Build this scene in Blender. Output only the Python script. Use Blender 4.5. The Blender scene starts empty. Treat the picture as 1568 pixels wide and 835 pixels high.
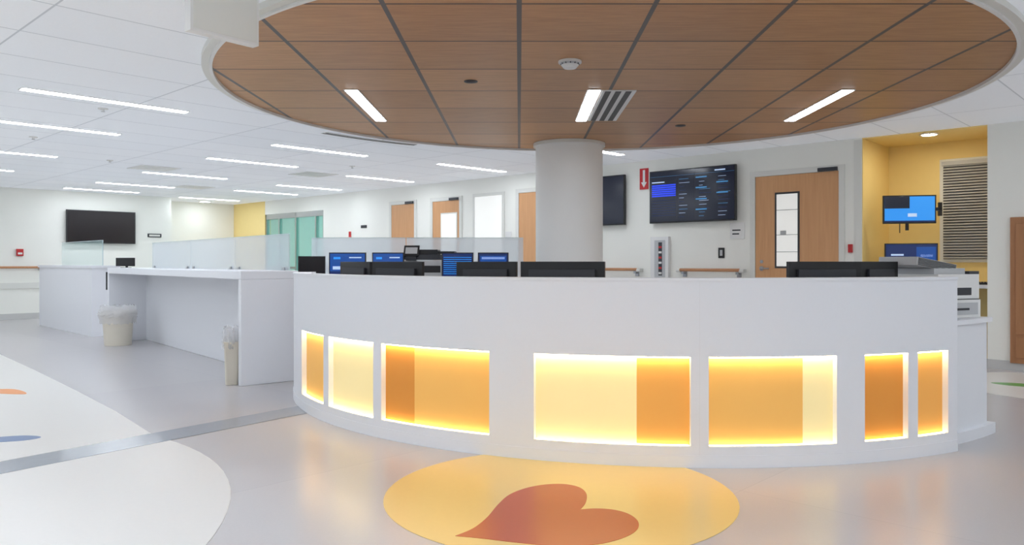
import bpy, bmesh, math, random
from mathutils import Vector, Matrix
random.seed(7)
TH = math.radians(-43.0)          # room axes are turned 43 deg to the view; local x = to the right along the back wall, local y = depth
CT, ST = math.cos(TH), math.sin(TH)
def RW(s, n):                      # room coords (s = distance leftwards, n = depth) -> world
    return (-s*CT - n*ST, -s*ST + n*CT)
CEIL = 2.65

# ---------------------------------------------------------------- materials
def lin(c):
    return tuple(((v/255)/12.92 if v/255 <= 0.04045 else ((v/255+0.055)/1.055)**2.4) for v in c) + (1.0,)
def mat(name, col, rough=0.5, metal=0.0, emis=None, es=0.0, spec=0.5, noise=0.0, nscale=8.0, coat=0.0):
    m = bpy.data.materials.new(name); m.use_nodes = True
    nt = m.node_tree; b = nt.nodes['Principled BSDF']
    b.inputs['Base Color'].default_value = lin(col)
    b.inputs['Roughness'].default_value = rough
    b.inputs['Metallic'].default_value = metal
    b.inputs['Specular IOR Level'].default_value = spec
    b.inputs['Coat Weight'].default_value = coat
    if emis:
        b.inputs['Emission Color'].default_value = lin(emis)
        b.inputs['Emission Strength'].default_value = es
    if noise > 0:
        tc = nt.nodes.new('ShaderNodeTexCoord'); n = nt.nodes.new('ShaderNodeTexNoise')
        n.inputs['Scale'].default_value = nscale; n.inputs['Detail'].default_value = 6
        mx = nt.nodes.new('ShaderNodeMix'); mx.data_type = 'RGBA'
        c = lin(col)
        mx.inputs[6].default_value = tuple(max(0, v*(1-noise)) for v in c[:3])+(1,)
        mx.inputs[7].default_value = tuple(min(1, v*(1+noise)) for v in c[:3])+(1,)
        nt.links.new(tc.outputs['Object'], n.inputs['Vector'])
        nt.links.new(n.outputs['Fac'], mx.inputs[0])
        nt.links.new(mx.outputs[2], b.inputs['Base Color'])
    return m
def wood(name, c1, c2, sc=(3, 40, 3), rough=0.45):
    m = mat(name, c1, rough); nt = m.node_tree; b = nt.nodes['Principled BSDF']
    tc = nt.nodes.new('ShaderNodeTexCoord'); mp = nt.nodes.new('ShaderNodeMapping')
    mp.inputs['Scale'].default_value = sc
    n = nt.nodes.new('ShaderNodeTexNoise'); n.inputs['Scale'].default_value = 1.5; n.inputs['Detail'].default_value = 8
    mx = nt.nodes.new('ShaderNodeMix'); mx.data_type = 'RGBA'
    mx.inputs[6].default_value = lin(c1); mx.inputs[7].default_value = lin(c2)
    nt.links.new(tc.outputs['Object'], mp.inputs[0]); nt.links.new(mp.outputs[0], n.inputs['Vector'])
    nt.links.new(n.outputs['Fac'], mx.inputs[0]); nt.links.new(mx.outputs[2], b.inputs['Base Color'])
    return m

M_wall = mat('wall_paint', (248, 248, 241), 0.6, noise=0.015, nscale=3)
M_wallcool = mat('wall_paint_cool', (232, 238, 242), 0.6, noise=0.015)
M_yellow = mat('yellow_paint', (248, 222, 150), 0.6, noise=0.02)
M_trimw = mat('trim_white', (230, 230, 224), 0.4)
M_base = mat('baseboard_grey', (206, 206, 204), 0.5)
M_desk = mat('solid_surface_white', (238, 240, 245), 0.4, noise=0.01, nscale=60)
M_deskedge = mat('solid_surface_seam', (232, 233, 237), 0.4)
M_floorw = mat('floor_white_vinyl', (230, 228, 224), 0.28, noise=0.02, nscale=40, spec=0.45)
M_strip = mat('floor_strip_grey', (156, 162, 172), 0.14, noise=0.04, nscale=20)
M_fy = mat('floor_yellow_vinyl', (242, 210, 132), 0.28, noise=0.02, nscale=30, spec=0.4)
M_heart = mat('floor_heart_red', (194, 86, 50), 0.28, noise=0.02, nscale=30, spec=0.35)
M_fo = mat('floor_orange', (240, 150, 70), 0.3, noise=0.02)
M_fb = mat('floor_blue', (90, 120, 170), 0.3, noise=0.02)
M_fg = mat('floor_green', (96, 170, 80), 0.3, noise=0.02)
M_black = mat('black_plastic', (26, 27, 31), 0.4, noise=0.1)
M_dark = mat('dark_grey_plastic', (52, 54, 60), 0.45, noise=0.05)
M_metal = mat('brushed_metal', (170, 172, 175), 0.3, 1.0)
M_white = mat('white_plastic', (236, 236, 234), 0.4, noise=0.01)
M_grey = mat('grey_plastic', (192, 194, 196), 0.45, noise=0.02)
M_cream = mat('bin_cream', (224, 217, 202), 0.45, noise=0.02)
M_red = mat('red_sign', (200, 40, 44), 0.4)
M_col = mat('column_paint', (244, 245, 243), 0.5, noise=0.015, nscale=2)
M_door = wood('door_maple', (228, 176, 126), (206, 150, 102), (30, 30, 1.5))
M_cab = wood('cabinet_wood', (186, 134, 92), (160, 108, 70), (20, 20, 1.5))
M_rail = wood('rail_wood', (206, 150, 106), (180, 124, 84), (2, 20, 20))
M_led = mat('led_panel', (255, 255, 255), 0.5, emis=(240, 247, 255), es=23)
M_ledw = mat('led_warm', (255, 240, 210), 0.5, emis=(255, 226, 172), es=17)
M_ledb = mat('led_warm_soft', (255, 240, 210), 0.5, emis=(255, 226, 168), es=8)
M_down = mat('downlight_warm', (255, 240, 210), 0.5, emis=(255, 240, 212), es=85)
M_screen = mat('screen_dark', (14, 18, 30), 0.15, emis=(14, 22, 44), es=0.45)
M_off = mat('screen_off', (34, 30, 32), 0.18)
M_blue = mat('screen_blue', (20, 54, 110), 0.2, emis=(18, 72, 150), es=0.6)
M_bright = mat('screen_bright_blue', (40, 120, 200), 0.2, emis=(36, 132, 215), es=0.7)
M_navy = mat('screen_navy', (18, 36, 80), 0.2, emis=(18, 38, 90), es=0.55)
M_txt = mat('screen_text', (190, 210, 240), 0.3, emis=(180, 205, 240), es=0.4)
M_cyan = mat('screen_cyan', (70, 140, 190), 0.3, emis=(60, 130, 185), es=0.35)
M_sblue = mat('screen_table_blue', (30, 56, 200), 0.3, emis=(30, 62, 210), es=0.7)
M_teal = mat('teal_paint_glow', (130, 222, 206), 0.5, emis=(130, 225, 208), es=0.4)  # brightness put into the paint as a glow; the surface is no lamp
M_slot = mat('diffuser_dark', (60, 60, 62), 0.5)
M_blind = mat('blind_slat', (196, 198, 200), 0.4)
M_shade = mat('blind_back', (96, 98, 104), 0.6)
M_lit = mat('lit_room_white', (240, 240, 236), 0.5, emis=(245, 245, 240), es=0.3)
def pm(name, c, e, es): return mat(name, c, 0.55, emis=e, es=es, noise=0.02, nscale=4, spec=0.25)
P_pale = pm('resin_pale', (246, 230, 178), (252, 226, 150), 0.2)
P_orange = pm('resin_orange', (234, 172, 92), (238, 164, 70), 0.14)
P_amber = pm('resin_amber', (218, 148, 70), (222, 140, 46), 0.12)
P_gold = pm('resin_gold', (238, 186, 106), (242, 178, 80), 0.15)

def glassmat(name, col, fac):
    m = bpy.data.materials.new(name); m.use_nodes = True; nt = m.node_tree
    for n in list(nt.nodes): nt.nodes.remove(n)
    o = nt.nodes.new('ShaderNodeOutputMaterial'); mx = nt.nodes.new('ShaderNodeMixShader')
    t = nt.nodes.new('ShaderNodeBsdfTransparent'); p = nt.nodes.new('ShaderNodeBsdfPrincipled')
    p.inputs['Base Color'].default_value = lin(col); p.inputs['Roughness'].default_value = 0.3
    tr = nt.nodes.new('ShaderNodeBsdfTranslucent'); tr.inputs[0].default_value = lin(col)
    m2 = nt.nodes.new('ShaderNodeMixShader'); m2.inputs[0].default_value = 0.4
    nt.links.new(p.outputs[0], m2.inputs[1]); nt.links.new(tr.outputs[0], m2.inputs[2])
    mx.inputs[0].default_value = fac
    nt.links.new(t.outputs[0], mx.inputs[1]); nt.links.new(m2.outputs[0], mx.inputs[2]); nt.links.new(mx.outputs[0], o.inputs[0])
    return m
M_frost = glassmat('frosted_glass', (236, 244, 250), 0.5)
M_edge = mat('glass_edge', (206, 220, 224), 0.2)
M_clear = glassmat('clear_glass', (200, 230, 228), 0.2)
M_bag = glassmat('bin_liner', (250, 250, 252), 0.5)

# wood ceiling panel material
def wood_ceiling():
    m = bpy.data.materials.new('wood_ceiling_panels'); m.use_nodes = True; nt = m.node_tree
    b = nt.nodes['Principled BSDF']; b.inputs['Roughness'].default_value = 0.42
    N = nt.nodes.new; L = nt.links.new
    tc = N('ShaderNodeTexCoord'); sp = N('ShaderNodeSeparateXYZ'); L(tc.outputs['Object'], sp.inputs[0])
    def mth(op, a, b_=None):
        n = N('ShaderNodeMath'); n.operation = op
        for i, v in enumerate((a, b_)):
            if v is None: continue
            if isinstance(v, (int, float)): n.inputs[i].default_value = v
            else: L(v, n.inputs[i])
        return n.outputs[0]
    def seam(coord, off, per, w):
        u = mth('DIVIDE', mth('SUBTRACT', coord, off), per)
        f = mth('SUBTRACT', mth('FRACT', mth('ADD', u, 0.5)), 0.5)
        d = mth('MULTIPLY', mth('ABSOLUTE', f), per)
        return mth('LESS_THAN', d, w), mth('FLOOR', u)
    mc, idu = seam(sp.outputs[0], 0.0, 0.775, 0.015)
    mr, idv = seam(sp.outputs[1], 5.12, 0.74, 0.009)
    cb = N('ShaderNodeCombineXYZ'); L(idu, cb.inputs[0]); L(idv, cb.inputs[1])
    wn = N('ShaderNodeTexWhiteNoise'); wn.noise_dimensions = '3D'; L(cb.outputs[0], wn.inputs['Vector'])
    mp = N('ShaderNodeMapping'); mp.inputs['Scale'].default_value = (1.6, 18, 1); mp.inputs['Rotation'].default_value = (0, 0, 0.5)
    L(tc.outputs['Object'], mp.inputs[0])
    ns = N('ShaderNodeTexNoise'); ns.inputs['Scale'].default_value = 2.2; ns.inputs['Detail'].default_value = 10; ns.inputs['Roughness'].default_value = 0.7; L(mp.outputs[0], ns.inputs['Vector'])
    fac = mth('ADD', mth('MULTIPLY', wn.outputs['Value'], 0.25), mth('MULTIPLY', ns.outputs['Fac'], 0.75))
    mx = N('ShaderNodeMix'); mx.data_type = 'RGBA'; L(fac, mx.inputs[0])
    mx.inputs[6].default_value = lin((138, 94, 58)); mx.inputs[7].default_value = lin((230, 176, 122))
    m1 = N('ShaderNodeMix'); m1.data_type = 'RGBA'; L(mr, m1.inputs[0]); L(mx.outputs[2], m1.inputs[6]); m1.inputs[7].default_value = lin((52, 34, 26))
    m2 = N('ShaderNodeMix'); m2.data_type = 'RGBA'; L(mc, m2.inputs[0]); L(m1.outputs[2], m2.inputs[6]); m2.inputs[7].default_value = lin((84, 78, 76))
    L(m2.outputs[2], b.inputs['Base Color'])
    return m
M_woodc = wood_ceiling()

def grid_mat(name, c1, c2, line, bw, rh, ms, rough, es=0.0, spec=0.5):
    m = bpy.data.materials.new(name); m.use_nodes = True; nt = m.node_tree
    b = nt.nodes['Principled BSDF']; b.inputs['Roughness'].default_value = rough; b.inputs['Specular IOR Level'].default_value = spec
    tc = nt.nodes.new('ShaderNodeTexCoord'); br = nt.nodes.new('ShaderNodeTexBrick')
    br.offset = 0.0; br.squash = 1.0
    br.inputs['Color1'].default_value = lin(c1); br.inputs['Color2'].default_value = lin(c2); br.inputs['Mortar'].default_value = lin(line)
    br.inputs['Scale'].default_value = 1.0; br.inputs['Mortar Size'].default_value = ms; br.inputs['Mortar Smooth'].default_value = 0.1
    br.inputs['Brick Width'].default_value = bw; br.inputs['Row Height'].default_value = rh
    nt.links.new(tc.outputs['Object'], br.inputs['Vector'])
    n = nt.nodes.new('ShaderNodeTexNoise'); n.inputs['Scale'].default_value = 90; n.inputs['Detail'].default_value = 4
    nt.links.new(tc.outputs['Object'], n.inputs['Vector'])
    mx = nt.nodes.new('ShaderNodeMix'); mx.data_type = 'RGBA'; mx.blend_type = 'MULTIPLY'; mx.inputs[0].default_value = 0.06
    nt.links.new(br.outputs['Color'], mx.inputs[6]); nt.links.new(n.outputs['Fac'], mx.inputs[7])
    nt.links.new(mx.outputs[2], b.inputs['Base Color'])
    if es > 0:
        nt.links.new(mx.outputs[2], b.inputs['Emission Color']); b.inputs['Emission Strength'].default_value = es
    return m
M_ceil = grid_mat('ceiling_tiles_fill_glow', (232, 235, 239), (227, 231, 236), (194, 199, 205), 0.72, 1.44, 0.007, 0.8, es=0.18)  # tiles glow weakly all over as added fill light; they are no lamps
M_floor = grid_mat('floor_vinyl', (199, 196, 197), (196, 193, 195), (186, 184, 187), 1.83, 3.6, 0.002, 0.26, spec=0.45)

# ---------------------------------------------------------------- mesh builder
class MB:
    def __init__(self, name, loc=(0, 0, 0), rz=0.0):
        self.name, self.loc, self.rz = name, loc, rz
        self.v, self.f, self.fm, self.mats = [], [], [], []
    def mi(self, m):
        if m not in self.mats: self.mats.append(m)
        return self.mats.index(m)
    def add(self, vs, fs, m, M=None):
        o = len(self.v); i = self.mi(m)
        for p in vs:
            p = Vector(p)
            if M is not None: p = M @ p
            self.v.append(tuple(p))
        for f in fs:
            self.f.append([o+k for k in f]); self.fm.append(i)
    def box(self, x0, x1, y0, y1, z0, z1, m, M=None):
        x0, x1 = sorted((x0, x1)); y0, y1 = sorted((y0, y1)); z0, z1 = sorted((z0, z1))
        self.add([(x0,y0,z0),(x1,y0,z0),(x1,y1,z0),(x0,y1,z0),(x0,y0,z1),(x1,y0,z1),(x1,y1,z1),(x0,y1,z1)],
                 [(0,3,2,1),(4,5,6,7),(0,1,5,4),(1,2,6,5),(2,3,7,6),(3,0,4,7)], m, M)
    def rbox(self, x0, x1, y0, y1, z0, z1, r, m, M=None):   # rounded plan corners
        pts = []
        for cx, cy, a in ((x1-r, y1-r, 0), (x0+r, y1-r, 90), (x0+r, y0+r, 180), (x1-r, y0+r, 270)):
            for k in range(6):
                t = math.radians(a+18*k); pts.append((cx+r*math.cos(t), cy+r*math.sin(t)))
        self.poly(pts, z0, z1, m, M)
    def poly(self, pts, z0, z1, m, M=None, top=None):
        n = len(pts); tp = top or pts
        vs = [(x, y, z0) for x, y in pts]+[(x, y, z1) for x, y in tp]
        fs = [tuple(range(n-1, -1, -1)), tuple(range(n, 2*n))]+[(i, (i+1) % n, n+(i+1) % n, n+i) for i in range(n)]
        self.add(vs, fs, m, M)
    def cyl(self, cx, cy, z0, z1, r0, r1, m, n=40, M=None):
        a = [(cx+r0*math.cos(2*math.pi*i/n), cy+r0*math.sin(2*math.pi*i/n)) for i in range(n)]
        b = [(cx+r1*math.cos(2*math.pi*i/n), cy+r1*math.sin(2*math.pi*i/n)) for i in range(n)]
        self.poly(a, z0, z1, m, M, b)
    def cylx(self, x0, x1, y, z, r, m, n=16, M=None):
        vs = [(x, y+r*math.cos(2*math.pi*i/n), z+r*math.sin(2*math.pi*i/n)) for x in (x0, x1) for i in range(n)]
        fs = [tuple(range(n-1, -1, -1)), tuple(range(n, 2*n))]+[(i, (i+1) % n, n+(i+1) % n, n+i) for i in range(n)]
        self.add(vs, fs, m, M)
    def cyly(self, x, y0, y1, z, r, m, n=16, M=None):
        vs = [(x+r*math.cos(2*math.pi*i/n), y, z+r*math.sin(2*math.pi*i/n)) for y in (y0, y1) for i in range(n)]
        fs = [tuple(range(n)), tuple(range(2*n-1, n-1, -1))]+[(i, n+i, n+(i+1) % n, (i+1) % n) for i in range(n)]
        self.add(vs, fs, m, M)
    def arc(self, r0, r1, a0, a1, z0, z1, m, c=(0, 0), step=1.5, M=None):
        k = max(1, int(abs(a1-a0)/step+0.999)); vs = []; fs = []
        for i in range(k+1):
            a = math.radians(a0+(a1-a0)*i/k); s, co = math.sin(a), -math.cos(a)
            for r, z in ((r0, z0), (r1, z0), (r1, z1), (r0, z1)): vs.append((c[0]+r*s, c[1]+r*co, z))
        for i in range(k):
            for j in range(4):
                fs.append((4*i+j, 4*i+(j+1) % 4, 4*i+4+(j+1) % 4, 4*i+4+j))
        if abs(a1-a0) < 359.9:
            fs.append((3, 2, 1, 0)); fs.append((4*k, 4*k+1, 4*k+2, 4*k+3))
        self.add(vs, fs, m, M)
    def build(self, bevel=0.0, seg=2, flat=False):
        me = bpy.data.meshes.new(self.name); me.from_pydata(self.v, [], self.f)
        for m in self.mats: me.materials.append(m)
        for p, i in zip(me.polygons, self.fm): p.material_index = i
        bm = bmesh.new(); bm.from_mesh(me); bmesh.ops.recalc_face_normals(bm, faces=bm.faces); bm.to_mesh(me); bm.free()
        if not flat:
            for p in me.polygons: p.use_smooth = True
            me.set_sharp_from_angle(angle=math.radians(35))
        o = bpy.data.objects.new(self.name, me); bpy.context.scene.collection.objects.link(o)
        o.location = self.loc; o.rotation_euler = (0, 0, self.rz)
        if bevel > 0:
            b = o.modifiers.new('bevel', 'BEVEL'); b.width = bevel; b.segments = seg; b.limit_method = 'ANGLE'; b.angle_limit = math.radians(40)
        return o
def room(name): return MB(name, (0, 0, 0), TH)

# ---------------------------------------------------------------- room shell (local x=-s, y=n)
N0 = 9.6; ND = 10.55; SL = 18.0; SE = 19.1
b = room('floor'); b.box(-21, 7, -8, 13, -0.1, 0, M_floor); b.build(flat=True)
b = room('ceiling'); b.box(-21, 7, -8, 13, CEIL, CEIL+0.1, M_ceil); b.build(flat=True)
b = room('wall_back')
b.box(-1.991, 6, N0, N0+0.15, 0, CEIL, M_wall)
b.box(-14.93, -3.308, N0, N0+0.15, 0, CEIL, M_wall)
b.box(-17.5, -14.93, N0, N0+0.15, 2.32, CEIL, M_wall)
b.box(-SE, -17.5, N0, N0+0.15, 0, CEIL, M_yellow)
b.build(flat=True)
b = room('wall_alcove')
b.box(-3.458, -3.308, N0+0.15, ND, 0, CEIL, M_yellow)
b.box(-3.308, -3.30, N0+0.002, ND, 0, CEIL-0.001, M_yellow)
b.box(-3.46, -1.84, ND, ND+0.12, 0, CEIL, M_yellow)
b.box(-1.991, -1.841, N0+0.15, ND, 0, CEIL, M_yellow)
b.box(-3.3, -1.991, N0+0.01, ND, CEIL-0.012, CEIL-0.001, M_yellow)
b.build(flat=True)
b = room('wall_left')
b.box(-SL-0.15, -SL, -7, 7.53, 0, CEIL, M_wall)
b.box(-SE, -SL-0.15, 7.38, 7.53, 0, CEIL, M_wall)
b.box(-SE-0.15, -SE, 7.38, N0+0.15, 0, CEIL, M_wall)
b.build(flat=True)
b = room('wall_right'); b.box(6, 6.15, -7, N0+0.15, 0, CEIL, M_wall); b.build(flat=True)
b = room('wall_front'); b.box(-SL-0.15, 6.15, -7.15, -7, 0, CEIL, M_wall); b.build(flat=True)
b = room('wall_teal_room')
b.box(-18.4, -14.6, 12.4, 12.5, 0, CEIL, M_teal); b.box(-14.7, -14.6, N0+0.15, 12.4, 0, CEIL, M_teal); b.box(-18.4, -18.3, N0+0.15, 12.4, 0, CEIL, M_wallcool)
b.build(flat=True)
b = room('baseboard_back')
for s0, s1 in ((1.991, -6), (3.40, 3.308), (7.85, 4.9), (10.3, 9.1), (14.9, 12.6)):
    b.box(-s0, -s1, N0-0.012, N0, 0, 0.1, M_base)
b.build()
b = room('baseboard_left'); b.box(-SL, -SL+0.012, -7, 7.53, 0, 0.12, M_base)
b.build()
b = room('trim_1')   # bumper rail + corner guards on left wall / alcove corner
b.box(-SL, -SL+0.03, -2, 7.4, 0.62, 0.74, M_trimw)
b.box(-3.40, -3.31, N0-0.006, N0, 0, CEIL-0.02, M_trimw)
b.build()

# floor inlays -----------------------------------------------------------
def inlay(name, pts, m, z):
    o = MB(name); o.poly(pts, 0.0005, z, m); return o.build(flat=True)
def clip(pts, p0, nr):
    out = []
    for i in range(len(pts)):
        a, c = Vector(pts[i]), Vector(pts[(i+1) % len(pts)])
        da, dc = (a-p0).dot(nr), (c-p0).dot(nr)
        if da >= 0: out.append(tuple(a))
        if da*dc < 0: out.append(tuple(a+(c-a)*(da/(da-dc))))
    return out
def circ(cx, cy, r, n=96): return [(cx+r*math.cos(2*math.pi*i/n), cy+r*math.sin(2*math.pi*i/n)) for i in range(n)]
def spline(pts, k=8, closed=True):
    out = []; n = len(pts); cnt = n if closed else n-1
    for i in range(cnt):
        if closed: p0, p1, p2, p3 = (Vector(pts[(i+j-1) % n]) for j in range(4))
        else: p0, p1, p2, p3 = (Vector(pts[max(0, min(n-1, i+j-1))]) for j in range(4))
        for q in range(k):
            t = q/k
            out.append(tuple(0.5*((2*p1)+(-p0+p2)*t+(2*p0-5*p1+4*p2-p3)*t*t+(-p0+3*p1-3*p2+p3)*t**3)))
    return out
sd = Vector((0.579, 0.815)); nr = Vector((0.815, -0.579)); Pt = Vector((-2.988, 4.435)); Pb = Vector((-2.80, 4.2))
inlay('floor_inlay_strip', [tuple(Pt-4*sd), tuple(Pb-4*sd), tuple(Pb+2.25*sd), tuple(Pt+2.15*sd)], M_strip, 0.003)
inlay('floor_inlay_white', [(-2.47, 5.17), (-3.1, 5.93), (-3.92, 6.85), (-5.15, 8.2), (-6.48, 9.62), (-8.7, 11.8), (-11, 8.2), (-6.4, 1.4), tuple(Pt-3.9*sd)], M_floorw, 0.002)
inlay('floor_inlay_white_circle', clip(circ(-3.96, 2.88, 2.7), Pb+nr*0.002, nr), M_floorw, 0.002)
inlay('floor_inlay_yellow_circle', circ(0.2, 3.84, 0.864), M_fy, 0.002)
notch = (0.283, 3.575); tip = (-0.268, 3.231)
up = spline([tip, (-0.20, 3.32), (-0.146, 3.46), (-0.10, 3.65), (-0.05, 3.80), (0.03, 3.91), (0.13, 3.975), (0.23, 3.985), (0.305, 3.93), (0.333, 3.82), (0.318, 3.68), notch], 6, False)
lo = spline([notch, (0.36, 3.59), (0.44, 3.57), (0.50, 3.51), (0.526, 3.41), (0.505, 3.305), (0.44, 3.215), (0.34, 3.145), (0.22, 3.115), (0.10, 3.125), (-0.03, 3.16), (-0.15, 3.20), tip], 6, False)
inlay('floor_inlay_heart', up+lo, M_heart, 0.0035)
inlay('floor_inlay_blue_leaf', spline([(-3.55, 4.98), (-3.3, 5.1), (-3.14, 5.06), (-3.2, 4.96), (-3.45, 4.9)]), M_fb, 0.0035)
inlay('floor_inlay_orange_leaf', spline([(-4.9, 6.85), (-4.6, 6.98), (-4.3, 6.72), (-4.6, 6.75)]), M_fo, 0.0035)
inlay('floor_inlay_white_right', circ(5.0, 7.1, 0.95), M_floorw, 0.002)
inlay('floor_inlay_green_leaf', spline([(4.5, 7.35), (4.75, 7.3), (4.95, 7.0), (4.6, 7.15)]), M_fg, 0.0035)

# ---------------------------------------------------------------- wood disc ceiling
DC = (0.668, 6.846); DR = 3.154
b = MB('ceiling_wood_disc')
b.poly(circ(DC[0], DC[1], DR, 160), CEIL-0.03, CEIL-0.001, M_woodc)
b.build(flat=True)
b = MB('trim_2')
b.arc(DR, DR+0.022, 0, 360, CEIL-0.055, CEIL-0.001, M_white, DC, 2)
b.arc(DR+0.022, DR+0.075, 0, 360, CEIL-0.04, CEIL-0.001, M_trimw, DC, 2)
b.build()
# ---------------------------------------------------------------- ceiling lights
def strip_mesh(L, W):
    q = MB('ceiling_light'); f = 0.012
    q.box(-W/2-f, W/2+f, -L/2-f, L/2+f, -0.006, 0, M_white)
    q.box(-W/2, W/2, -L/2, L/2, -0.009, -0.0055, M_led)
    return q
lights = [(-3.80, 7.155), (-5.17, 8.5), (-7.04, 10.4), (-8.77, 12.1), (-2.64, 10.31), (-3.97, 11.55), (-5.73, 13.27), (-7.4, 14.9), (-8.65, 16.0),
          (-0.73, 12.2), (-2.47, 13.8), (-4.18, 15.4), (-5.4, 16.5), (-7.3, 18.2), (0.94, 10.2)]
first = None
def place_light(x, y, rz, z=CEIL-0.001):
    global first
    if first is None:
        q = strip_mesh(1.42, 0.10); first = q.build(); o = first
    else:
        o = bpy.data.objects.new('ceiling_light', first.data); bpy.context.scene.collection.objects.link(o)
    o.location = (x, y, z); o.rotation_euler = (0, 0, rz)
for x, y in lights: place_light(x, y, TH)
for s in (15, 12, 9, 6, 3, 0.3, -2.2, -4.6):
    for n in (-5.2, -2.2): place_light(*RW(s, n), TH)
for s in (15, 12, 9): place_light(*RW(s, 0.2), TH)
for s in (-2.0, -4.3):
    for n in (1.0, 4.0, 7.0): place_light(*RW(s, n), TH)
place_light(*RW(-0.3, 8.3), TH)
for s in (4.2, 2.6, 1.0, -0.6): place_light(*RW(s, 0.1), TH)  # unseen strips near the camera, this row and the next, added as fill
place_light(*RW(-0.6, 1.9), TH)
# lights in wood disc
for x in (-1.428, 0.64, 2.795): place_light(x, 7.26, 0.0, CEIL-0.031)
b = MB('air_diffuser')
b.box(0.71, 1.0, 6.56, 7.95, CEIL-0.04, CEIL-0.0305, M_white)
for i in range(3): b.box(0.735+i*0.088, 0.785+i*0.088, 6.58, 7.93, CEIL-0.043, CEIL-0.039, M_slot)
b.build()
b = MB('slot_diffuser')
b.arc(3.50, 3.62, 180+34, 180+55, CEIL-0.008, CEIL-0.001, M_white, DC)
b.arc(3.52, 3.545, 180+34, 180+55, CEIL-0.010, CEIL-0.007, M_slot, DC)
b.arc(3.57, 3.595, 180+34, 180+55, CEIL-0.010, CEIL-0.007, M_slot, DC)
b.build()
b = MB('smoke_detector', (0.37, 5.62, CEIL-0.03))
b.cyl(0, 0, -0.018, 0, 0.085, 0.085, M_white); b.cyl(0, 0, -0.03, -0.018, 0.062, 0.07, M_grey); b.cyl(0, 0, -0.055, -0.03, 0.045, 0.066, M_white)
for i in range(12):
    a = i*math.pi/6; b.box(-0.004, 0.004, 0.058, 0.07, -0.03, -0.019, M_slot, Matrix.Rotation(a, 4, 'Z'))
b.build(0.003)
for x, y in ((-0.392, 6.25), (1.73, 8.27)):
    b = MB('ceiling_speaker', (x, y, CEIL-0.03)); b.cyl(0, 0, -0.006, 0, 0.055, 0.055, M_dark); b.cyl(0, 0, -0.012, -0.006, 0.03, 0.045, M_slot); b.build()
for x, y in ((-4.05, 7.5), (-5.8, 9.2), (-2.6, 12.0), (-6.0, 11.3)):
    b = MB('fire_sprinkler', (x, y, CEIL)); b.cyl(0, 0, -0.01, 0, 0.045, 0.045, M_white); b.cyl(0, 0, -0.03, -0.01, 0.01, 0.014, M_white); b.cyl(0, 0, -0.034, -0.03, 0.02, 0.018, M_grey); b.build()
for s, n in ((12.6, 5.0), (15.2, 6.8), (11.5, 7.2)):
    b = MB('ceiling_vent', (*RW(s, n), CEIL), TH)
    b.box(-0.3, 0.3, -0.3, 0.3, -0.008, 0, M_white)
    for i in range(7): b.box(-0.26, 0.26, -0.25+i*0.08, -0.235+i*0.08, -0.010, -0.006, M_trimw)
    b.build()
b = MB('recessed_downlight', (4.75, 8.93, CEIL-0.012)); b.arc(0.08, 0.1, 0, 360, -0.012, 0, M_white, step=10); b.cyl(0, 0, -0.006, 0, 0.08, 0.08, M_down); b.build()
b = MB('recessed_downlight', (*RW(16.2, 11.0), CEIL)); b.arc(0.12, 0.15, 0, 360, -0.012, 0, M_white, step=10); b.cyl(0, 0, -0.006, 0, 0.12, 0.12, M_down); b.build()
b = MB('recessed_downlight', (*RW(18.6, 8.6), CEIL)); b.arc(0.12, 0.15, 0, 360, -0.012, 0, M_white, step=10); b.cyl(0, 0, -0.006, 0, 0.12, 0.12, M_led); b.build()

# hanging sign box top-left
b = MB('exit_sign', (-1.605, 4.175, 0), math.atan2(0.31, 0.25))
b.box(-0.2, 0.2, -0.03, 0.03, 2.36, 2.63, M_white); b.box(-0.08, 0.08, -0.025, 0.025, 2.63, CEIL, M_grey)
b.box(-0.185, 0.185, -0.033, -0.03, 2.375, 2.615, M_trimw); b.build(0.006)

# ---------------------------------------------------------------- column
b = MB('column', (0.62, 9.56, 0))
b.cyl(0, 0, 0, CEIL-0.001, 0.415, 0.415, M_col, 72); b.cyl(0, 0, CEIL-0.07, CEIL-0.032, 0.445, 0.445, M_trimw, 72); b.cyl(0, 0, 0, 0.1, 0.42, 0.42, M_base, 72)
b.build()

# ---------------------------------------------------------------- reception desk
C = (1.138, 7.505); R = 3.2; A0, A1 = -84.0, 28.6
b = MB('reception_desk')
b.arc(3.06, R, A0, A1, 0.62, 1.045, M_desk, C); b.arc(3.05, R+0.006, A0, A1, 1.045, 1.062, M_desk, C)
b.arc(3.06, R, A0, A1, 0.0, 0.12, M_desk, C)
b.arc(3.04, 3.06, A0, A1, 0.0, 1.045, M_desk, C)
panels = [(-62.5, -53.0, [(-62.5, -53.0, P_gold)]), (-51.4, -41.1, [(-51.4, -41.1, P_pale)]),
          (-39.6, -24.3, [(-39.6, -34.8, P_amber), (-34.8, -24.3, P_gold)]),
          (-19.2, -3.2, [(-19.2, -8.56, P_pale), (-8.56, -3.2, P_orange)]),
          (-1.4, 12.0, [(-1.4, 8.6, P_gold), (8.6, 12.0, P_pale)]),
          (15.3, 20.9, [(15.3, 20.9, P_amber)]), (22.3, 27.0, [(22.3, 27.0, P_orange)])]
edges = [A0]+[v for p in panels for v in (p[0], p[1])]+[A1]
for i in range(0, len(edges), 2): b.arc(3.06, R, edges[i], edges[i+1], 0.12, 0.62, M_desk, C)
for p0, p1, parts in panels:
    for a0, a1, m in parts: b.arc(3.10, 3.162, a0, a1, 0.12, 0.62, m, C)
    b.arc(3.172, 3.19, p0+0.15, p1-0.15, 0.613, 0.6195, M_ledw, C)
    b.arc(3.170, 3.186, p0+0.15, p1-0.15, 0.1205, 0.1235, M_ledb, C)
b.arc(R, R+0.004, A0, A1, 0.0, 0.07, M_desk, C)
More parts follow.
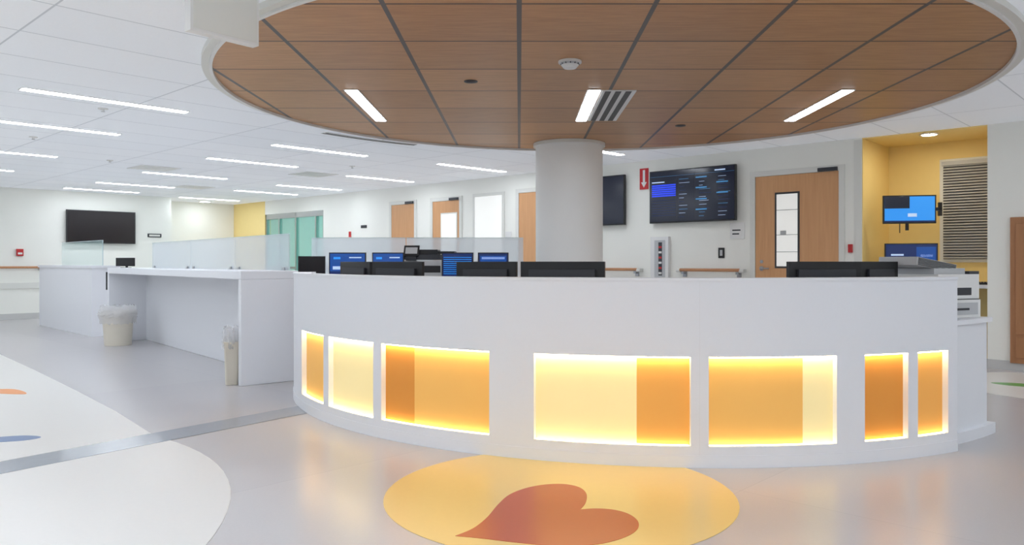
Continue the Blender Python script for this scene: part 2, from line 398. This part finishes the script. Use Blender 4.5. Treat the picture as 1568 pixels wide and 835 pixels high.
for a in (-24.0, -2.3): b.arc(R, R+0.0004, a-0.02, a+0.02, 0.07, 0.12 if a < -20 else 1.04, M_deskedge, C)
b.arc(2.35, 3.04, A0, A1, 0.72, 0.75, M_desk, C)
for a in (-80, -55, -35, -10, 10, 27): b.arc(2.5, 3.04, a-0.4, a+0.4, 0, 0.72, M_desk, C)
# low wing
b.arc(2.45, 3.06, A1, 41.4, 0, 0.75, M_desk, C); b.arc(2.40, 3.085, A1, 42.0, 0.75, 0.78, M_desk, C); b.arc(2.45, 3.10, A1, 42.2, 0, 0.07, M_desk, C)
b.build(0.004)

# ---------------------------------------------------------------- tall side counters
ca = math.atan2(0.766, -0.643)     # along direction of counter
b = MB('standing_counter', (-2.578, 7.14, 0), ca)
D = -0.56
b.box(0, 5.3, D, 0, 0.99, 1.07, M_desk)
b.box(0, 0.07, D, 0, 0, 0.99, M_desk); b.box(5.21, 5.3, D, 0, 0, 0.99, M_desk)
b.box(0.07, 5.21, D, D+0.06, 0, 0.99, M_desk)
b.build(0.006)
b = MB('frosted_glass_screen', (-2.578, 7.14, 0), ca)
for x0, x1 in ((0.15, 1.62), (1.63, 3.2), (3.21, 4.98)):
    b.box(x0, x1, D+0.02, D+0.032, 1.071, 1.43, M_frost); b.box(x0, x1, D+0.019, D+0.033, 1.43, 1.436, M_edge)
    for q in (x0+0.12, x1-0.12): b.box(q-0.03, q+0.03, D+0.01, D+0.042, 1.071, 1.10, M_metal)
b.build()
cb = math.atan2(2.2, -2.18)
b = MB('registration_counter', (-6.6, 11.9, 0), cb)
b.box(0, 3.1, -0.75, 0, 0, 1.06, M_desk); b.box(-0.02, 3.12, -0.4, 0.02, 1.06, 1.10, M_desk)
b.box(-0.002, 0.0, -0.5, -0.2, 0.72, 1.0, M_black)
b.build(0.006)
b = MB('glass_sneeze_guard', (-6.6, 11.9, 0), cb)
b.box(0.3, 2.6, -0.25, -0.24, 1.1, 1.5, M_clear); b.box(0.3, 2.6, -0.252, -0.238, 1.5, 1.507, M_edge); b.box(0.3, 0.307, -0.252, -0.238, 1.1, 1.5, M_edge)
b.build()
b = MB('computer_monitor', (-6.12, 11.95, 1.061), math.radians(-25))   # on the registration counter
b.box(-0.2, 0.2, 0, 0.03, 0.03, 0.16, M_black); b.box(-0.06, 0.06, -0.03, 0.08, 0, 0.012, M_dark); b.box(-0.02, 0.02, 0.03, 0.05, 0.01, 0.1, M_dark); b.build(0.004)
b = MB('frosted_glass_screen')
for x0, x1 in ((-2.56, -1.4), (-1.39, 0.05)):
    b.box(x0, x1, 9.5, 9.512, 0.76, 1.45, M_frost); b.box(x0, x1, 9.499, 9.513, 1.45, 1.456, M_edge)
b.build()
b = MB('work_table')
b.box(-2.6, 0.05, 8.55, 9.56, 0.72, 0.75, M_desk)
for x in (-2.6, -1.3, 0.0): b.box(x, x+0.04, 8.7, 9.5, 0, 0.72, M_desk)
b.box(-2.56, 0.0, 9.42, 9.45, 0.2, 0.72, M_desk)
b.build(0.004)

# ---------------------------------------------------------------- monitors
def monitor(x, y, base, top, w, h, rz, scr, content=None, name='computer_monitor'):
    b = MB(name, (x, y, 0), rz)
    z0, z1 = top-h, top
    b.box(-w/2, w/2, 0, 0.025, z0, z1, M_black)
    b.box(-w/2+0.012, w/2-0.012, -0.002, 0.0, z0+0.02, z1-0.012, scr)
    b.box(-w/2+0.06, w/2-0.06, 0.025, 0.045, z0+0.04, z1-0.05, M_dark)
    b.box(-0.05, 0.05, 0.045, 0.075, z0+0.06, z1-0.12, M_dark)
    b.box(-0.03, 0.03, 0.07, 0.095, base+0.012, z1-0.14, M_dark)
    b.rbox(-0.12, 0.12, -0.06, 0.14, base+0.001, base+0.014, 0.02, M_dark)
    if content:
        for (u0, u1, v0, v1, m) in content:
            b.box(-w/2+0.012+(w-0.024)*u0, -w/2+0.012+(w-0.024)*u1, -0.0032, -0.002, z0+0.02+(h-0.032)*v0, z0+0.02+(h-0.032)*v1, m)
    return b.build(0.004)
login = [(0.0, 1.0, 0.0, 0.22, M_navy), (0.08, 0.4, 0.3, 0.44, M_txt), (0.55, 0.9, 0.8, 0.85, M_txt), (0.1, 0.3, 0.75, 0.85, M_bright), (0.0, 1.0, 0.0, 0.05, M_black)]
table = [(0.03, 0.97, 0.1+0.09*i, 0.125+0.09*i, M_bright) for i in range(9)]+[(0.4, 0.41, 0.1, 0.9, M_black)]
def ring_monitor(phi, w, h=0.34, r=2.74, twist=0):
    a = math.radians(phi); x = C[0]+r*math.sin(a); y = C[1]-r*math.cos(a)
    monitor(x, y, 0.75, 1.155, w, h, a+math.pi+math.radians(twist), M_navy)
ring_monitor(-64, 0.50, twist=14); ring_monitor(-47.5, 0.52, twist=10)
ring_monitor(-29.5, 0.44, twist=6); ring_monitor(-18.3, 0.55)
ring_monitor(16.7, 0.545); ring_monitor(27.0, 0.36, r=2.7)
for x, w, m, ct in ((-1.95, 0.42, M_blue, login), (-1.49, 0.36, M_blue, login), (-0.70, 0.36, M_navy, table), (-0.295, 0.35, M_navy, [(0.05, 0.95, 0.15, 0.9, M_blue), (0.1, 0.9, 0.75, 0.85, M_txt), (0.1, 0.5, 0.3, 0.36, M_txt)])):
    monitor(x, 8.75, 0.75, 1.262, w, 0.29, 0.0, m, ct)
monitor(-2.34, 8.7, 0.75, 1.22, 0.3, 0.3, 0.4, M_off)

# multifunction machine on far table
b = MB('photocopier', (-1.12, 9.21, 0.751))
b.box(-0.24, 0.24, -0.2, 0.22, 0, 0.42, M_grey); b.box(-0.25, 0.25, -0.21, 0.23, 0.43, 0.49, M_dark)
b.box(-0.22, 0.16, -0.14, 0.2, 0.49, 0.55, M_black); b.box(-0.2, 0.2, -0.203, -0.2, 0.28, 0.36, M_black)
b.box(-0.2, 0.2, -0.203, -0.2, 0.05, 0.2, M_white)
b.box(0.14, 0.42, -0.1, 0.1, 0.43, 0.46, M_white); b.box(0.1, 0.36, -0.12, 0.12, 0.5, 0.53, M_black)
Mx = Matrix.Translation((-0.14, -0.23, 0.47)) @ Matrix.Rotation(math.radians(-35), 4, 'X')
b.box(-0.09, 0.09, -0.01, 0.01, 0.0, 0.15, M_black, Mx); b.box(-0.07, 0.07, -0.013, -0.01, 0.03, 0.12, M_grey, Mx)
b.box(-0.2, -0.08, -0.25, -0.2, 0.42, 0.47, M_dark)
b.build(0.008)

# laser printer on wing
pa = math.radians(37.4); px, py = C[0]+2.78*math.sin(pa), C[1]-2.78*math.cos(pa)
b = MB('laser_printer', (px+0.02, py, 0.781), math.radians(24))
b.box(-0.2, 0.2, -0.2, 0.2, 0, 0.12, M_white); b.box(-0.2, 0.2, -0.19, 0.2, 0.125, 0.29, M_white)
b.box(-0.19, 0.19, -0.2, 0.19, 0.12, 0.125, M_slot)
b.box(-0.17, 0.17, -0.204, -0.2, 0.02, 0.10, M_grey); b.box(-0.08, 0.08, -0.208, -0.203, 0.05, 0.065, M_dark)
b.box(-0.15, 0.12, -0.193, -0.19, 0.15, 0.2, M_dark); b.box(0.202, 0.205, -0.1, 0.1, 0.15, 0.25, M_grey)
b.box(-0.2, 0.1, -0.16, 0.18, 0.29, 0.33, M_grey)
Mx = Matrix.Translation((-0.18, 0, 0.33)) @ Matrix.Rotation(math.radians(8), 4, 'Y')
b.box(-0.16, 0.22, -0.14, 0.16, 0.0, 0.055, M_grey, Mx)
for i in range(6): b.box(-0.15, 0.21, -0.146, -0.14, 0.004+i*0.0085, 0.008+i*0.0085, M_slot, Mx)
b.box(0.1, 0.2, -0.19, -0.08, 0.29, 0.31, M_dark)
b.build(0.006)
# office chairs, black rounded backs
def chair(x, y, rz, top):
    b = MB('office_chair', (x, y, 0), rz)
    b.cyl(0, 0, 0.08, 0.44, 0.03, 0.03, M_dark)
    for i in range(5):
        Mx = Matrix.Rotation(i*2*math.pi/5, 4, 'Z'); b.box(0, 0.3, -0.02, 0.02, 0.07, 0.1, M_dark, Mx); b.cyly(0.29, -0.02, 0.02, 0.036, 0.035, M_black, M=Mx)
    b.rbox(-0.24, 0.24, -0.22, 0.24, 0.44, 0.52, 0.08, M_black)
    b.box(-0.03, 0.03, 0.24, 0.28, 0.42, 0.8, M_dark)
    Mx = Matrix.Translation((0, 0.25, top-0.5)) @ Matrix.Rotation(math.radians(90), 4, 'X')
    b.rbox(-0.22, 0.22, 0, 0.5, -0.05, 0.0, 0.1, M_black, Mx)
    b.box(-0.28, -0.24, -0.1, 0.2, 0.68, 0.71, M_black); b.box(0.24, 0.28, -0.1, 0.2, 0.68, 0.71, M_black)
    b.box(-0.28, -0.25, 0.0, 0.04, 0.46, 0.68, M_dark); b.box(0.25, 0.28, 0.0, 0.04, 0.46, 0.68, M_dark)
    b.build(0.01)
chair(-0.2, 6.3, 2.6, 1.02); chair(1.75, 6.1, 3.3, 1.02)

# ---------------------------------------------------------------- wall things on the back wall (room frame)
def tv_on_back(name, s0, s1, z0, z1, scr, content):
    b = room(name)
    b.box(-s0, -s1, N0-0.09, N0-0.045, z0, z1, M_black)
    b.box(-s0+0.015, -s1-0.015, N0-0.092, N0-0.09, z0+0.02, z1-0.015, scr)
    b.box(-(s0+s1)/2-0.2, -(s0+s1)/2+0.2, N0-0.045, N0-0.001, z0+0.2, z1-0.2, M_dark)
    w = s0-s1-0.03; h = z1-z0-0.035
    for u0, u1, v0, v1, m in content:
        b.box(-s0+0.015+w*u0, -s0+0.015+w*u1, N0-0.0935, N0-0.092, z0+0.02+h*v0, z0+0.02+h*v1, m)
    b.build(0.003)
ct = [(0.02, 0.32, 0.50+0.042*i, 0.53+0.042*i, M_sblue) for i in range(6)] + [(0.02, 0.32, 0.12+0.05*i, 0.127+0.05*i, M_navy) for i in range(7)] + [(0.02, 0.18, 0.78, 0.8, M_txt)]
random.seed(3)
for c in (0.36, 0.6, 0.82):
    for i in range(11):
        z = 0.08+i*0.074; ct.append((c, c+0.04+0.1*random.random(), z, z+0.006, random.choice((M_cyan, M_navy, M_navy, M_txt))))
ct += [(0.55, 0.553, 0.05, 0.93, M_dark), (0.33, 0.332, 0.05, 0.93, M_dark), (0.78, 0.9, 0.93, 0.955, M_txt), (0.0, 1, 0.9, 0.903, M_cyan)]
for u, v in ((0.56, 0.82), (0.56, 0.62), (0.56, 0.4), (0.8, 0.7), (0.8, 0.5), (0.56, 0.2)): ct.append((u, u+0.13, v, v+0.025, M_cyan))
tv_on_back('wall_tv', 6.269, 4.914, 1.715, 2.468, M_screen, ct)
tv_on_back('wall_tv', 8.07, 6.719, 1.715, 2.468, M_screen, [(0.1, 0.5, 0.2+0.1*i, 0.22+0.1*i, M_cyan) for i in range(7)])
b = room('wall_tv')      # left wall
yl0, yl1 = 5.33, 6.707
b.box(-SL+0.045, -SL+0.09, yl0, yl1, 1.56, 2.26, M_black); b.box(-SL+0.09, -SL+0.092, yl0+0.015, yl1-0.015, 1.575, 2.245, M_off)
b.box(-SL+0.001, -SL+0.045, yl0+0.4, yl1-0.4, 1.7, 2.1, M_dark); b.build(0.003)

def door(name, s0, s1, top, glass=None, handle='left', lite=M_lit, shelves=False):
    b = room(name); fr = 0.07
    b.box(-s0-fr, -s0, N0-0.02, N0-0.001, 0.0, top+fr, M_trimw); b.box(-s1, -s1+fr, N0-0.02, N0-0.001, 0.0, top+fr, M_trimw)
    b.box(-s0, -s1, N0-0.02, N0-0.001, top, top+fr, M_trimw)
    b.box(-s0+0.004, -s1-0.004, N0-0.012, N0-0.001, 0.01, top-0.004, M_door)
    if glass:
        g0, g1, z0, z1 = glass
        b.box(-g0-0.025, -g1+0.025, N0-0.018, N0-0.012, z0-0.025, z1+0.025, M_slot if shelves else M_trimw)
        b.box(-g0, -g1, N0-0.020, N0-0.018, z0, z1, lite)
        if shelves:
            for z in (1.28, 1.50, 1.82): b.box(-g0, -g1, N0-0.0212, N0-0.02, z, z+0.01, M_grey)
            b.box(-g0+0.05, -g0+0.13, N0-0.0212, N0-0.02, 1.51, 1.56, M_grey)
    hs = s0-0.09 if handle == 'left' else s1+0.09
    b.cyly(-hs, N0-0.06, N0-0.012, 1.07, 0.012, M_metal); b.cyly(-hs, N0-0.02, N0-0.012, 1.07, 0.03, M_metal)
    b.cylx(-hs-0.005, -hs+0.12, N0-0.06, 1.07, 0.01, M_metal)
    b.cyly(-hs, N0-0.02, N0-0.012, 1.16, 0.022, M_metal)
    b.box(-s1-0.25, -s1-0.01, N0-0.05, N0-0.02, top-0.0, top+0.045, M_dark)
    b.build(0.002)
door('door_1', 4.670, 3.579, 2.28, (4.373, 4.095, 1.10, 2.03), shelves=True)
door('door_2', 8.95, 7.95, 2.33)
door('door_3', 11.19, 10.443, 2.30, (10.93, 10.52, 1.1, 2.05))
door('door_4', 12.458, 11.738, 2.30)
b = room('window_1'); 
b.box(-10.08, -9.29, N0-0.02, N0-0.001, 1.15, 2.38, M_trimw); b.box(-10.02, -9.35, N0-0.024, N0-0.02, 1.2, 2.32, M_lit); b.build(0.003)
# glazed entry
b = room('door_5')
for s in (17.5, 16.9, 16.15, 15.3, 14.98): b.box(-s, -s+0.05, N0+0.02, N0+0.1, 0, 2.32, M_metal)
b.box(-17.5, -14.93, N0+0.02, N0+0.1, 2.2, 2.32, M_metal); b.box(-17.5, -14.93, N0+0.02, N0+0.1, 0, 0.12, M_metal); b.box(-17.5, -16.15, N0+0.02, N0+0.1, 1.0, 1.05, M_metal)
b.box(-17.45, -14.98, N0+0.055, N0+0.062, 0.12, 2.2, M_clear); b.build()
b = room('supply_rack')
for k in range(4):
    b.box(-16.3, -15.1, 11.9, 12.3, 0.4+0.42*k, 0.43+0.42*k, M_metal)
    for j in range(5): b.box(-16.25+0.23*j, -16.08+0.23*j, 11.95, 12.2, 0.43+0.42*k, 0.6+0.42*k+0.05*((j*k) % 3), (M_white, M_teal, M_grey)[(j+k) % 3])
for x in (-16.3, -15.13):
    for y in (11.9, 12.27): b.box(x, x+0.03, y, y+0.03, 0, 2.0, M_metal)
b.build()

def wallplate(name, s, z, w, h, m, t=0.012, extra=None):
    b = room(name); b.box(-s-w/2, -s+w/2, N0-t, N0-0.001, z-h/2, z+h/2, m)
    if extra: extra(b, s, z, t)
    b.build(0.002)
def ext_arrow(b, s, z, t):
    b.box(-s-0.02, -s+0.02, N0-t-0.001, N0-t, z-0.06, z+0.13, M_white)
    b.add([(-s-0.05, N0-t-0.001, z-0.05), (-s+0.05, N0-t-0.001, z-0.05), (-s, N0-t-0.001, z-0.13)], [(0, 1, 2)], M_white)
wallplate('fire_extinguisher_sign', 6.42, 2.385, 0.15, 0.31, M_red, extra=ext_arrow)
def room_txt(b, s, z, t):
    for i, w in enumerate((0.12, 0.1)): b.box(-s-0.07, -s-0.07+w, N0-t-0.001, N0-t, z+0.0-0.05*i, z+0.018-0.05*i, M_dark)
wallplate('room_sign', 4.93, 1.575, 0.21, 0.22, M_white, extra=room_txt)
def sw(b, s, z, t): b.box(-s-0.02, -s+0.02, N0-t-0.004, N0-t, z-0.04, z+0.04, M_grey)
wallplate('light_switch', 5.165, 1.28, 0.09, 0.14, M_black, extra=sw)
def cab(b, s, z, t):
    b.box(-s-0.08, -s+0.1, N0-t-0.004, N0-t, z-0.27, z+0.27, M_grey); b.box(-s-0.01, -s+0.05, N0-t-0.008, N0-t-0.004, z-0.24, z+0.24, M_dark)
    for i in range(6): b.box(-s-0.005, -s+0.045, N0-t-0.010, N0-t-0.008, z-0.22+0.075*i, z-0.19+0.075*i, M_red if i % 2 else M_white)
wallplate('fire_extinguisher_cabinet', 6.125, 1.2, 0.3, 0.64, M_white, 0.06, cab)
wallplate('fire_alarm_switch', 3.44, 1.32, 0.05, 0.1, M_red, 0.03)
wallplate('wall_sign', 12.0+1.4, 1.9, 0.2, 0.06, M_dark)
wallplate('wall_sign', 13.9, 1.75, 0.08, 0.12, M_red)
wallplate('room_sign', 9.2, 1.6, 0.14, 0.16, M_white)
def rail(s0, s1, z=1.045):
    b = room('handrail')
    b.cylx(-s0+0.06, -s1-0.06, N0-0.08, z, 0.022, M_rail)
    b.cylx(-s0, -s0+0.07, N0-0.07, z-0.01, 0.026, M_trimw); b.cylx(-s1-0.07, -s1, N0-0.07, z-0.01, 0.026, M_trimw)
    k = max(2, int((s0-s1)/0.8)+1)
    for i in range(k):
        x = -s0+0.1+(s0-s1-0.2)*i/(k-1); b.box(x-0.02, x+0.02, N0-0.08, N0-0.001, z-0.06, z-0.02, M_metal); b.box(x-0.03, x+0.03, N0-0.02, N0-0.001, z-0.1, z, M_metal)
    b.box(-s0, -s0+0.03, N0-0.09, N0-0.001, z-0.03, z+0.015, M_trimw); b.box(-s1-0.03, -s1, N0-0.09, N0-0.001, z-0.03, z+0.015, M_trimw)
    b.build(0.003)
rail(5.83, 4.80); rail(7.8, 6.44); rail(14.8, 12.7)
b = room('handrail')
yy0, yy1 = 2.5, 4.95
b.cyly(-SL+0.08, yy0, yy1, 1.05, 0.022, M_rail)
for y in (2.6, 3.6, 4.85): b.box(-SL+0.001, -SL+0.08, y-0.02, y+0.02, 0.99, 1.03, M_metal)
b.build()
b = room('fire_alarm_pull'); b.box(-SL+0.001, -SL+0.05, 4.44, 4.56, 1.28, 1.42, M_red); b.box(-SL+0.05, -SL+0.055, 4.46, 4.54, 1.31, 1.35, M_white); b.build(0.004)
b = room('wall_sign'); b.box(-SL+0.001, -SL+0.02, 7.0, 7.3, 1.72, 1.8, M_dark); b.box(-SL+0.02, -SL+0.022, 7.03, 7.27, 1.74, 1.78, M_trimw); b.build()

# right-hand wooden cabinet
b = room('wall_cabinet')
b.box(-1.772, 0.2, N0-0.04, N0-0.001, 0.08, 1.63, M_cab)
for i in range(4):
    x0 = -1.72+i*0.46
    for z0, z1 in ((0.14, 0.36), (0.39, 1.56)):
        b.box(x0, x0+0.43, N0-0.055, N0-0.04, z0, z1, M_cab)
        b.box(x0+0.07, x0+0.36, N0-0.058, N0-0.055, z0+0.05, z1-0.05, M_cab)
    b.box(x0+0.385, x0+0.4, N0-0.075, N0-0.055, 0.8, 0.92, M_metal)
b.build(0.004)

# alcove: window with blinds, counter, wall tv, monitor, keyboard
b = room('window_2')
x0, x1 = -2.70, -2.13
b.box(x0, x1, ND-0.02, ND-0.001, 1.15, 2.42, M_trimw); b.box(x0+0.04, x1-0.04, ND-0.022, ND-0.02, 1.19, 2.38, M_shade)
b.box(x0+0.03, x1-0.03, ND-0.06, ND-0.022, 2.34, 2.39, M_grey)
for i in range(34):
    z = 1.2+i*0.034
    b.add([(x0+0.045, ND-0.055, z), (x1-0.045, ND-0.055, z), (x1-0.045, ND-0.03, z+0.02), (x0+0.045, ND-0.03, z+0.02),
           (x0+0.045, ND-0.055, z+0.002), (x1-0.045, ND-0.055, z+0.002), (x1-0.045, ND-0.03, z+0.022), (x0+0.045, ND-0.03, z+0.022)],
          [(0,3,2,1),(4,5,6,7),(0,1,5,4),(1,2,6,5),(2,3,7,6),(3,0,4,7)], M_blind)
b.build(flat=True)
b = room('alcove_counter'); b.box(-3.295, -1.995, N0+0.12, ND-0.001, 0.86, 0.9, M_desk); b.box(-3.295, -3.26, N0+0.2, ND-0.001, 0, 0.86, M_desk); b.box(-2.03, -1.995, N0+0.2, ND-0.001, 0, 0.86, M_desk); b.build(0.004)
b = MB('wall_tv', (4.62, 9.12, 0), math.radians(-12))
b.box(-0.29, 0.29, 0, 0.04, 1.61, 1.945, M_black); b.box(-0.275, 0.275, -0.002, 0, 1.63, 1.93, M_bright)
b.box(-0.275, 0.0, -0.0035, -0.002, 1.79, 1.93, M_screen); b.box(-0.02, 0.08, -0.0035, -0.002, 1.69, 1.73, M_txt)
b.box(-0.275, 0.275, -0.0035, -0.002, 1.63, 1.645, M_navy)
b.box(-0.1, 0.1, 0.04, 0.07, 1.68, 1.88, M_dark); b.box(0.0, 0.36, 0.05, 0.08, 1.76, 1.8, M_dark); b.box(0.33, 0.37, 0.05, 0.09, 1.7, 1.86, M_black)
b.cyl(-0.1, 0.03, 1.5, 1.62, 0.006, 0.006, M_black, 8); b.cyl(-0.02, 0.03, 1.53, 1.62, 0.02, 0.02, M_black, 10)
b.build(0.003)
monitor(4.64, 9.12, 0.9, 1.375, 0.58, 0.33, math.radians(-12), M_navy, [(0.1, 0.35, 0.55, 0.62, M_txt), (0.02, 0.2, 0.25, 0.5, M_txt), (0.5, 0.62, 0.3, 0.5, M_bright), (0.6, 0.98, 0.1, 0.9, M_blue), (0.68, 0.92, 0.5, 0.6, M_txt)])
b = MB('keyboard', (5.12, 8.72, 0.901), math.radians(-30))
b.box(-0.22, 0.22, -0.08, 0.08, 0.0, 0.02, M_black)
for r in range(4):
    for c in range(14): b.box(-0.205+c*0.0295, -0.181+c*0.0295, -0.068+r*0.035, -0.04+r*0.035, 0.02, 0.03, M_dark)
b.build()

# ---------------------------------------------------------------- bins
def bag_ring(b, r, z0, z1, rx=1.0, ry=1.0, n=48, amp=0.012):
    vs = []; fs = []; L = 7
    for j in range(L):
        t = j/(L-1); z = z0+(z1-z0)*t
        for i in range(n):
            a = 2*math.pi*i/n
            rr = r*(1+0.05*math.sin(math.pi*t))+amp*random.uniform(-1, 1)*(1.4-t*0.6)
            vs.append((rx*rr*math.cos(a), ry*rr*math.sin(a), z+random.uniform(-0.006, 0.006)*(3 if j in (0, L-1) else 1)))
    for j in range(L-1):
        for i in range(n): fs.append((j*n+i, j*n+(i+1) % n, (j+1)*n+(i+1) % n, (j+1)*n+i))
    b.add(vs, fs, M_bag)
b = MB('trash_bin', (-5.58, 10.72, 0))
b.cyl(0, 0, 0.001, 0.46, 0.17, 0.2, M_cream, 48); b.arc(0.19, 0.216, 0, 360, 0.44, 0.48, M_cream, step=8); b.cyl(0, 0, 0.46, 0.461, 0.18, 0.18, M_grey)
bag_ring(b, 0.222, 0.31, 0.55, amp=0.008); bag_ring(b, 0.234, 0.39, 0.49, amp=0.014)
b.build()
b = MB('wastebasket', (-2.72, 7.29, 0), math.radians(112))
def rr(w, d, r):
    pts = []
    for cx, cy, a in ((w-r, d-r, 0), (-w+r, d-r, 90), (-w+r, -d+r, 180), (w-r, -d+r, 270)):
        for k in range(6):
            t = math.radians(a+18*k); pts.append((cx+r*math.cos(t), cy+r*math.sin(t)))
    return pts
b.poly(rr(0.085, 0.055, 0.02), 0.001, 0.40, M_cream, None, rr(0.105, 0.068, 0.02)); b.poly(rr(0.11, 0.074, 0.025), 0.385, 0.405, M_cream)
bag_ring(b, 0.09, 0.34, 0.52, 1.2, 0.82, amp=0.012)
bag_ring(b, 0.08, 0.4, 0.54, 1.1, 0.7, amp=0.02)
b.build()

# ---------------------------------------------------------------- camera / world / view
cam = bpy.data.cameras.new('camera'); co = bpy.data.objects.new('camera', cam); bpy.context.scene.collection.objects.link(co)
co.location = (0, 0, 1.15); co.rotation_euler = (math.radians(90), 0, 0)
cam.sensor_width = 36; cam.lens = 36*1180/1568; cam.shift_x = -11/1568; cam.shift_y = -15.5/1568; cam.clip_start = 0.05
bpy.context.scene.camera = co
w = bpy.data.worlds.new('world'); bpy.context.scene.world = w; w.use_nodes = True
w.node_tree.nodes['Background'].inputs[0].default_value = (0.9, 0.95, 1, 1); w.node_tree.nodes['Background'].inputs[1].default_value = 0.5
sc = bpy.context.scene
sc.view_settings.view_transform = 'Standard'; sc.view_settings.look = 'None'; sc.view_settings.exposure = 0.3
